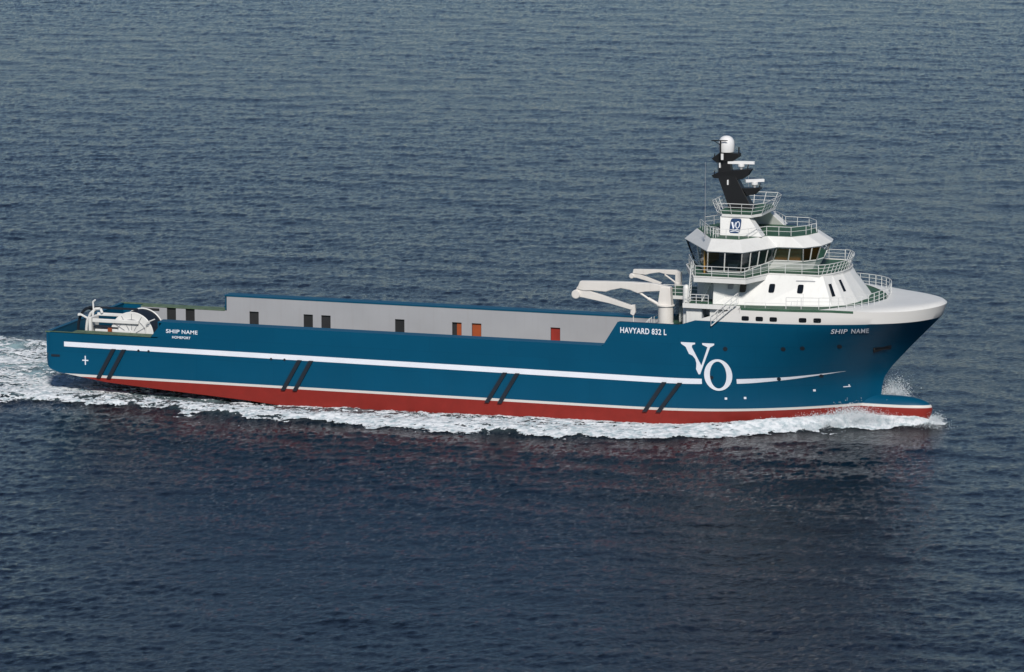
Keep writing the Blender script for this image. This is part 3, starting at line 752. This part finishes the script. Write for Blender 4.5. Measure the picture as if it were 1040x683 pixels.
mb = MB(); mb.prism([(x, y, z-.0) for x, y, z in full(RING['eave'])], full(RING['roof'])); visor = mb.build('roof_visor', 'white_paint', wh, bevel=.04)
mb = MB(); mb.flat([(x+(.1 if x < 62 else -.1), y*.975) for x, y, z in full(RING['roof'])], 16.70, 16.76); mb.build('roof_deck', 'deck_green', wh)
NW = {0: 1, 1: 2, 2: 2, 3: 4, 4: 2, 5: 2, 6: 1}
for s in (1, -1):
    frames = MB()
    for seg, k in NW.items():
        b0, b1, h0, h1 = [Vector((p[0], p[1]*s, p[2])) for p in (RING['sill'][seg], RING['sill'][seg+1], RING['head'][seg], RING['head'][seg+1])]
        for i in range(k):
            p00 = b0.lerp(b1, i/k); p10 = b0.lerp(b1, (i+1)/k); p01 = h0.lerp(h1, i/k); p11 = h0.lerp(h1, (i+1)/k)
            pm = MB(); pm.add([p00, p10, p11, p01], [(0, 1, 2, 3)]); pm.build('window_pane', 'glass_amber' if seg >= 4 else 'glass_grey', wh)
            frames.tube(p00, p01, .07, n=4)
            frames.tube(p00, p10, .05, n=4); frames.tube(p01, p11, .06, n=4)
        frames.tube(b1, h1, .07, n=4)
    frames.build('window_frame', 'white_paint', wh)
# interior: floor, ceiling lining, forward console and panelled bulkheads
mb = MB(); mb.flat([(x, y*.97) for x, y, z in full(RING['base'])], 13.63, 13.66); mb.build('floor', 'interior_grey', wh)
mb = MB(); mb.box(67.6, 70.0, -2.4, 2.4, 14.5, 15.7); mb.box(70.0, 70.7, -1.4, 1.4, 14.5, 15.7); mb.build('inner_bulkhead', 'interior_brown', wh)
mb = MB(); mb.box(60.6, 61.4, -1.6, 1.6, 13.66, 15.7); mb.box(62.3, 62.42, -6.7, -6.2, 13.66, 15.72); mb.box(62.3, 62.42, 6.2, 6.7, 13.66, 15.72); mb.build('inner_bulkhead', 'interior_brown', wh)
mb = MB(); mb.box(64.4, 65.2, -6.2, -4.4, 13.66, 14.5); mb.box(64.4, 65.2, 4.4, 6.2, 13.66, 14.5); mb.box(70.0, 70.6, -1.3, 1.3, 13.66, 14.55); mb.build('console', 'interior_grey', wh)
# roof rails
rr = [(60.3, -.8), (63.0, -6.2), (65.4, -6.35), (67.1, -3.3), (69.3, -3.2), (70.3, -1.8), (70.8, 0)]
pts = [(x, y, 16.76) for x, y in rr]; allp = pts+[(x, -y, z) for x, y, z in reversed(pts[:-1])]
rail(allp, .8, wh, post=1.2, nr=2, r=.028)
for sy in (-1, 1): rail(smooth_curve([(61.6, sy*4.0, 16.76), (62.2, sy*4.3, 16.76), (62.9, sy*4.6, 16.76), (63.3, sy*5.4, 16.76), (63.2, sy*6.1, 16.76)], 2), .7, wh, post=.8, nr=2, r=.03)
# whip antennas
for (x, y, zt_) in ((62.2, -6.0, 23.4), (63.0, 5.6, 22.0)):
    mb = MB(); mb.tube((x, y, 16.7), (x, y, 18.0), .05); mb.tube((x, y, 18.0), (x, y, zt_), .022, .012, n=5); mb.build('whip_antenna', 'steel_grey', ship)

# ------------------------------------------------------------------ mast house and mast
ZT = 18.32
for s in (-1, 1):
    a, b = sorted((s*3.45, s*2.35))
    mb = MB(); mb.prism([(63.15, s*4.55, 16.76), (67.0, s*4.55, 16.76), (67.0, s*3.3, 16.76), (63.15, s*3.3, 16.76)], [(62.9, s*3.6, ZT), (65.5, s*3.6, ZT), (65.5, s*2.4, ZT), (62.9, s*2.4, ZT)])
    leg = mb.build('mast_leg', 'white_paint', ship, bevel=.05)
    # logo plate on the outside
    def sf(x, z, d, s=s): return (x, s*(4.55-(z-16.76)*.546+d), z)
    x0 = 64.45; zc = 17.6; pts = []
    for i in range(20):
        t = 2*math.pi*i/20; c, q = math.cos(t), math.sin(t); pts.append((x0+.5*math.copysign(abs(c)**.35, c), zc+.62*math.copysign(abs(q)**.35, q)))
    lp = fill_part('logo_plate', [pts], 'logo_blue', parent=leg, surf=sf, off=.02)
    k = 1 if s < 0 else -1
    def X(u): return x0+k*u
    Vp = [[(X(-.42), zc+.30), (X(-.25), zc+.30), (X(-.10), zc-.18), (X(-.16), zc-.30)], [(X(-.16), zc-.30), (X(-.10), zc-.18), (X(.02), zc+.30), (X(-.03), zc+.30)]]
    for i in range(14):
        t0, t1 = [2*math.pi*j/14 for j in (i, i+1)]
        c = (.2, .08); Vp.append([(X(c[0]+.2*math.cos(t0)), zc+c[1]+.3*math.sin(t0)), (X(c[0]+.2*math.cos(t1)), zc+c[1]+.3*math.sin(t1)), (X(c[0]+.13*math.cos(t1)), zc+c[1]+.24*math.sin(t1)), (X(c[0]+.13*math.cos(t0)), zc+c[1]+.24*math.sin(t0))])
    for q, dz in ((0, -.36), (1, -.48)):
        for i in range(8):
            u0, u1 = -.4+.1*i, -.3+.1*i; w0, w1 = [.035*math.sin(u*9+q) for u in (u0, u1)]
            Vp.append([(X(u0), zc+dz+w0), (X(u1), zc+dz+w1), (X(u1), zc+dz+w1+.05), (X(u0), zc+dz+w0+.05)])
    fill_part('logo_mark', Vp, 'marking_white', parent=leg, surf=lambda x, z, d, s=s: (x, s*(4.55-(z-16.76)*.546+.025+d), z), off=.012)
mb = MB(); mb.box(63.0, 64.6, -2.3, 2.3, 17.6, ZT-.01); mb.build('mast_crossbeam', 'white_paint', ship)
pf = [(62.3, -2.4), (63.1, -3.75), (65.8, -3.75), (66.4, -2.4), (66.4, 2.4), (65.8, 3.75), (63.1, 3.75), (62.3, 2.4)]
mb = MB(); mb.flat(pf, ZT, ZT+.22); plat = mb.build('mast_platform', 'white_paint', ship)
mb = MB(); mb.flat([(64.4+(x-64.4)*.96, y*.96) for x, y in pf], ZT+.22, ZT+.25); mb.build('deck_plating', 'deck_green', plat)
tops = [(64.2+(x-64.2)*1.2, y*1.13, ZT+1.25) for x, y in pf]
rail([(x, y, ZT+.22) for x, y in pf], 0, plat, lean=tops, closed=True, post=1.0, nr=3, r=.032)

mast = None
mb = MB()
mb.prism([(62.9, -.55, ZT+.2), (65.1, -.55, ZT+.2), (65.1, .55, ZT+.2), (62.9, .55, ZT+.2)], [(61.75, -.42, 21.5), (63.4, -.42, 21.5), (63.4, .42, 21.5), (61.75, .42, 21.5)])
mb.prism([(61.8, -.4, 21.48), (63.1, -.4, 21.48), (63.1, .4, 21.48), (61.8, .4, 21.48)], [(61.85, -.33, 23.1), (62.75, -.33, 23.1), (62.75, .33, 23.1), (61.85, .33, 23.1)])
mb.side([(64.0, 20.45), (64.5, 19.8), (65.2, 19.95), (65.7, 20.45), (65.65, 20.55)], -.4, .4)
mb.side([(61.2, 21.5), (61.4, 21.25), (64.0, 21.25), (64.5, 21.6), (64.85, 22.15), (64.6, 22.2), (63.0, 22.0), (62.0, 21.9)], -.42, .42)
mb.side([(61.2, 23.0), (61.7, 22.65), (63.2, 22.9), (63.7, 23.25), (63.7, 23.55), (61.9, 23.55)], -.45, .45)
mb.tube((63.6, 0, 23.5), (63.6, 0, 24.1), .07)
for a_ in ((64.4, 22.15), (65.5, 20.5), (61.3, 21.45), (61.3, 23.0)): mb.tube((a_[0], -.4, a_[1]), (a_[0], .4, a_[1]), .08); mb.tube((a_[0], 0, a_[1]), (a_[0]+.1, 0, a_[1]+.45), .05)
for k_ in range(9): mb.box(61.62-.0+(.0 if k_ > 3 else .0), 61.84, -.16, .16, 21.7+k_*.16, 21.74+k_*.16)
mast = mb.build('mast', 'black_paint', ship, bevel=.04)
mb = MB(); mb.tube((62.15, -.9, 23.2), (62.15, -.9, 24.75), .07); mb.tube((61.3, -.9, 24.7), (62.8, -.9, 24.72), .05); mb.tube((61.5, -.9, 24.7), (62.1, -.9, 24.35), .035); mb.tube((62.15, -.9, 23.3), (62.15, -.5, 23.1), .07); mb.build('signal_pole', 'black_paint', mast)
mb = MB(); mb.lathe((62.45, 0, 0), [(.66, 23.62), (.7, 23.8), (.72, 24.3), (.66, 24.65), (.5, 24.9), (.28, 25.03), (.02, 25.08)], 24); mb.build('radome', 'radome_white', mast, smooth=True)
def radar(c, L, ang, tilt=0):
    mb = MB(); c = Vector(c); d = Vector((math.cos(ang), math.sin(ang), 0)); n = Vector((-d.y, d.x, 0))
    v = []
    for sx in (-1, 1):
        for sy in (-1, 1):
            for sz in (-1, 1): v.append(tuple(c+d*sx*L/2+n*sy*.16+Vector((0, 0, sz*.13))))
    mb.add(v, [(0, 1, 3, 2), (4, 6, 7, 5), (0, 4, 5, 1), (2, 3, 7, 6), (0, 2, 6, 4), (1, 5, 7, 3)])
    mb.lathe((c.x, c.y, 0), [(.10, c.z-.62), (.16, c.z-.5), (.3, c.z-.35), (.3, c.z-.14)], 12)
    mb.build('radar_scanner', 'radome_white', mast, bevel=.02)
radar((63.85, -.1, 22.72), 2.4, R(8)); radar((65.1, -.1, 21.15), 1.75, R(35))
for (x, z) in ((62.0, 22.45), (62.75, 20.95)):
    mb = MB(); mb.box(x-.06, x+.06, -.60, -.36, z-.22, z+.22); mb.build('mast_light', 'radome_white', mast)
mb = MB(); mb.box(62.22, 62.42, -.98, -.8, 23.0, 23.55); mb.build('mast_light', 'radome_white', mast)

# ------------------------------------------------------------------ cranes
def crane(y, k, post_x, base_r):
    pass
yc = -6.5
mb = MB(); mb.lathe((58.78, yc, 0), [(.72, 8.3), (.72, 9.0), (.68, 9.02), (.68, 10.5), (.8, 10.52), (.8, 10.62), (.66, 10.64)], 24)
mb.prism([(58.15, yc-.42, 10.6), (59.4, yc-.42, 10.6), (59.4, yc+.42, 10.6), (58.15, yc+.42, 10.6)], [(58.35, yc-.33, 12.2), (59.25, yc-.33, 12.2), (59.25, yc+.33, 12.2), (58.35, yc+.33, 12.2)])
c1 = mb.build('deck_crane', 'crane_white', ship, smooth=True, bevel=.03, label='larger white knuckle-boom crane on the near side')
BOOM = [(50.91, 12.39), (53.2, 12.47), (55.69, 12.52), (57.79, 12.49), (59.25, 12.24), (59.3, 11.8), (58.35, 11.86), (56.96, 11.73), (56.26, 11.56), (55.56, 11.82), (54.72, 11.94), (53.73, 11.71), (53.31, 11.55), (52.0, 11.6), (51.2, 11.55), (50.63, 11.69)]
mb = MB(); mb.side(BOOM, yc-.3, yc+.3); mb.build('boom', 'crane_white', c1, bevel=.05)
mb = MB(); mb.prism([(50.45, yc-.22, 11.0), (51.2, yc-.22, 10.92), (51.5, yc-.22, 11.75), (50.6, yc-.22, 11.85)], [(50.45, yc+.22, 11.0), (51.2, yc+.22, 10.92), (51.5, yc+.22, 11.75), (50.6, yc+.22, 11.85)])
mb.side([(51.0, 11.72), (51.55, 11.75), (51.95, 11.5), (55.8, 10.35), (55.72, 10.02), (53.6, 10.52), (50.9, 10.97)], yc-.2, yc+.2)
mb.lathe((50.55, yc, 11.2), [(.36, -.42), (.4, -.38), (.4, .38), (.36, .42)], 16, 'Y'); mb.build('jib', 'crane_white', c1, bevel=.03)
mb = MB(); mb.side([(55.55, 9.65), (55.62, 10.45), (55.95, 10.5), (56.02, 9.8), (55.85, 9.5)], yc-.14, yc+.14); mb.tube((55.8, yc, 9.6), (55.8, yc, 8.9), .05); mb.build('hook_block', 'crane_white', c1, bevel=.02)
mb = MB(); mb.tube((58.2, yc-.1, 10.6), (57.2, yc-.1, 11.1), .15, n=10); mb.tube((57.2, yc-.1, 11.1), (56.3, yc-.1, 11.65), .1, n=10); mb.build('lift_cylinder', 'crane_white', c1, smooth=True)
yc = 3.0
mb = MB(); mb.lathe((57.2, yc, 0), [(.36, 8.3), (.36, 11.1), (.3, 11.15)], 18)
mb.prism([(57.0, yc-.28, 11.1), (57.5, yc-.28, 11.1), (57.5, yc+.28, 11.1), (57.0, yc+.28, 11.1)], [(57.0, yc-.25, 12.1), (57.48, yc-.25, 12.1), (57.48, yc+.25, 12.1), (57.0, yc+.25, 12.1)])
c2 = mb.build('deck_crane', 'crane_white', ship, smooth=True, label='smaller white crane behind the larger one')
mb = MB(); mb.side([(53.01, 12.17), (55, 12.24), (57.01, 12.28), (57.5, 12.1), (57.45, 11.86), (57.02, 11.84), (56.02, 11.87), (55.44, 12.0), (54.59, 11.85), (54.16, 11.72), (52.94, 11.79)], yc-.18, yc+.18); mb.build('boom', 'crane_white', c2, bevel=.03)
mb = MB(); mb.side([(52.8, 11.74), (53.4, 11.80), (55.66, 11.05), (55.52, 10.85), (53.3, 11.40), (52.8, 11.40)], yc-.13, yc+.13); mb.lathe((52.85, yc, 11.55), [(.2, -.25), (.24, -.22), (.24, .22), (.2, .25)], 12, 'Y'); mb.build('jib', 'crane_white', c2, bevel=.02)
mb = MB(); mb.tube((56.95, yc-.1, 11.15), (55.95, yc-.1, 11.82), .08, n=8); mb.build('lift_cylinder', 'crane_white', c2)
# orange life raft canister and black gear between the posts
mb = MB(); mb.lathe((57.6, -1.0, 0), [(.16, 10.2), (.2, 10.25), (.2, 11.25), (.16, 11.3)], 12); mb.build('life_raft', 'buoy_orange', ship, smooth=True)
for b_ in ((57.3, 57.7, -2.5, -1.9, 8.3, 10.4), (59.4, 60.6, 1.0, 2.2, 8.3, 10.7), (59.3, 60.2, -3.0, -2.2, 8.3, 10.3)):
    mb = MB(); mb.box(*b_); mb.build('equipment_locker', 'rubber_dark', ship, bevel=.04)

# ------------------------------------------------------------------ cable reel at the stern
yc = -5.6; rx, rz = 7.25, 5.1; RR = 2.15
mb = MB(); mb.lathe((rx, yc+1.35, rz), [(2.06, -1.24), (2.06, 1.24)], 48, 'Y'); reel = mb.build('cable_reel', 'rubber_dark', ship, smooth=True, label='big reel of dark cable between white discs on the stern deck')
for k, yy in enumerate((yc, yc+2.6)):
    mb = MB(); mb.lathe((rx, yy, rz), [(RR-.04, -.06), (RR, -.03), (RR, .03), (RR-.04, .06)], 48, 'Y'); mb.build('flange', 'white_paint', reel, smooth=True)
mb = MB()
for i in range(3, 14): 
    t = math.pi*(i/16); 
for rr_ in (1.45,):
    pts = [(rx+rr_*math.cos(t), yc-.1, rz+rr_*math.sin(t)) for t in [math.pi*i/20 for i in range(21)]]; mb.path(pts, .035, n=4)
for t in (30, 60, 90, 120, 150): mb.tube((rx+.5*math.cos(R(t)), yc-.1, rz+.5*math.sin(R(t))), (rx+2.0*math.cos(R(t)), yc-.1, rz+2.0*math.sin(R(t))), .035, n=4)
mb.build('flange_rib', 'steel_grey', reel)
mb = MB(); mb.box(3.4, 8.0, yc-.32, yc-.12, 6.15, 6.5); mb.box(3.2, 6.8, yc+1.3, yc+1.5, 6.5, 6.8); mb.box(3.0, 3.3, yc-.3, yc+1.5, 3.6, 6.6)
mb.box(5.4, 7.2, yc-.34, yc-.14, 5.2, 5.5); mb.box(3.6, 5.3, yc-.2, yc+.8, 3.6, 5.5); mb.build('reel_frame', 'white_paint', reel, bevel=.05)
mb = MB(); mb.box(2.4, 7.3, yc+1.2, yc+1.35, 7.2, 7.38); mb.box(3.4, 5.9, yc-.1, yc+.7, 5.6, 5.75); mb.build('top_beam', 'rubber_dark', reel)
mb = MB(); mb.box(5.0, 5.35, yc-.45, yc-.25, 5.1, 5.7); mb.build('motor', 'rust_orange', reel)
mb = MB(); mb.path([(8.8, yc-.4, 5.2), (8.75, yc-.4, 6.2), (9.0, yc-.4, 6.45), (9.7, yc-.4, 6.75)], .06); mb.build('grab_rail', 'white_paint', reel)
# stern davit
mb = MB(); yd = -4.4
mb.path([(2.1, yd, 3.6), (2.15, yd, 5.3), (2.25, yd, 6.0), (2.6, yd, 6.7), (3.1, yd, 7.15), (3.6, yd, 7.2), (3.75, yd, 6.8)], .13, n=8)
mb.tube((2.35, yd, 6.2), (1.6, yd, 6.55), .1); mb.tube((1.6, yd, 6.55), (1.35, yd, 6.5), .14); mb.tube((2.9, yd, 7.0), (2.85, yd, 7.8), .08); mb.tube((2.85, yd, 7.8), (3.1, yd, 8.0), .08)
mb.tube((2.5, yd-.1, 3.6), (2.9, yd-.1, 6.9), .1); mb.tube((2.5, yd, 5.0), (3.0, yd, 5.6), .1)
mb.build('stern_davit', 'white_paint', ship, smooth=True)
mb = MB(); pts = [(2.3+1.1*math.cos(t)-.1, yd+.5, 5.0+2.1*math.sin(t)) for t in [math.pi*(i/16) for i in range(5, 17)]]; mb.path(pts, .14, n=6); mb.build('hose_guide', 'rubber_dark', ship)
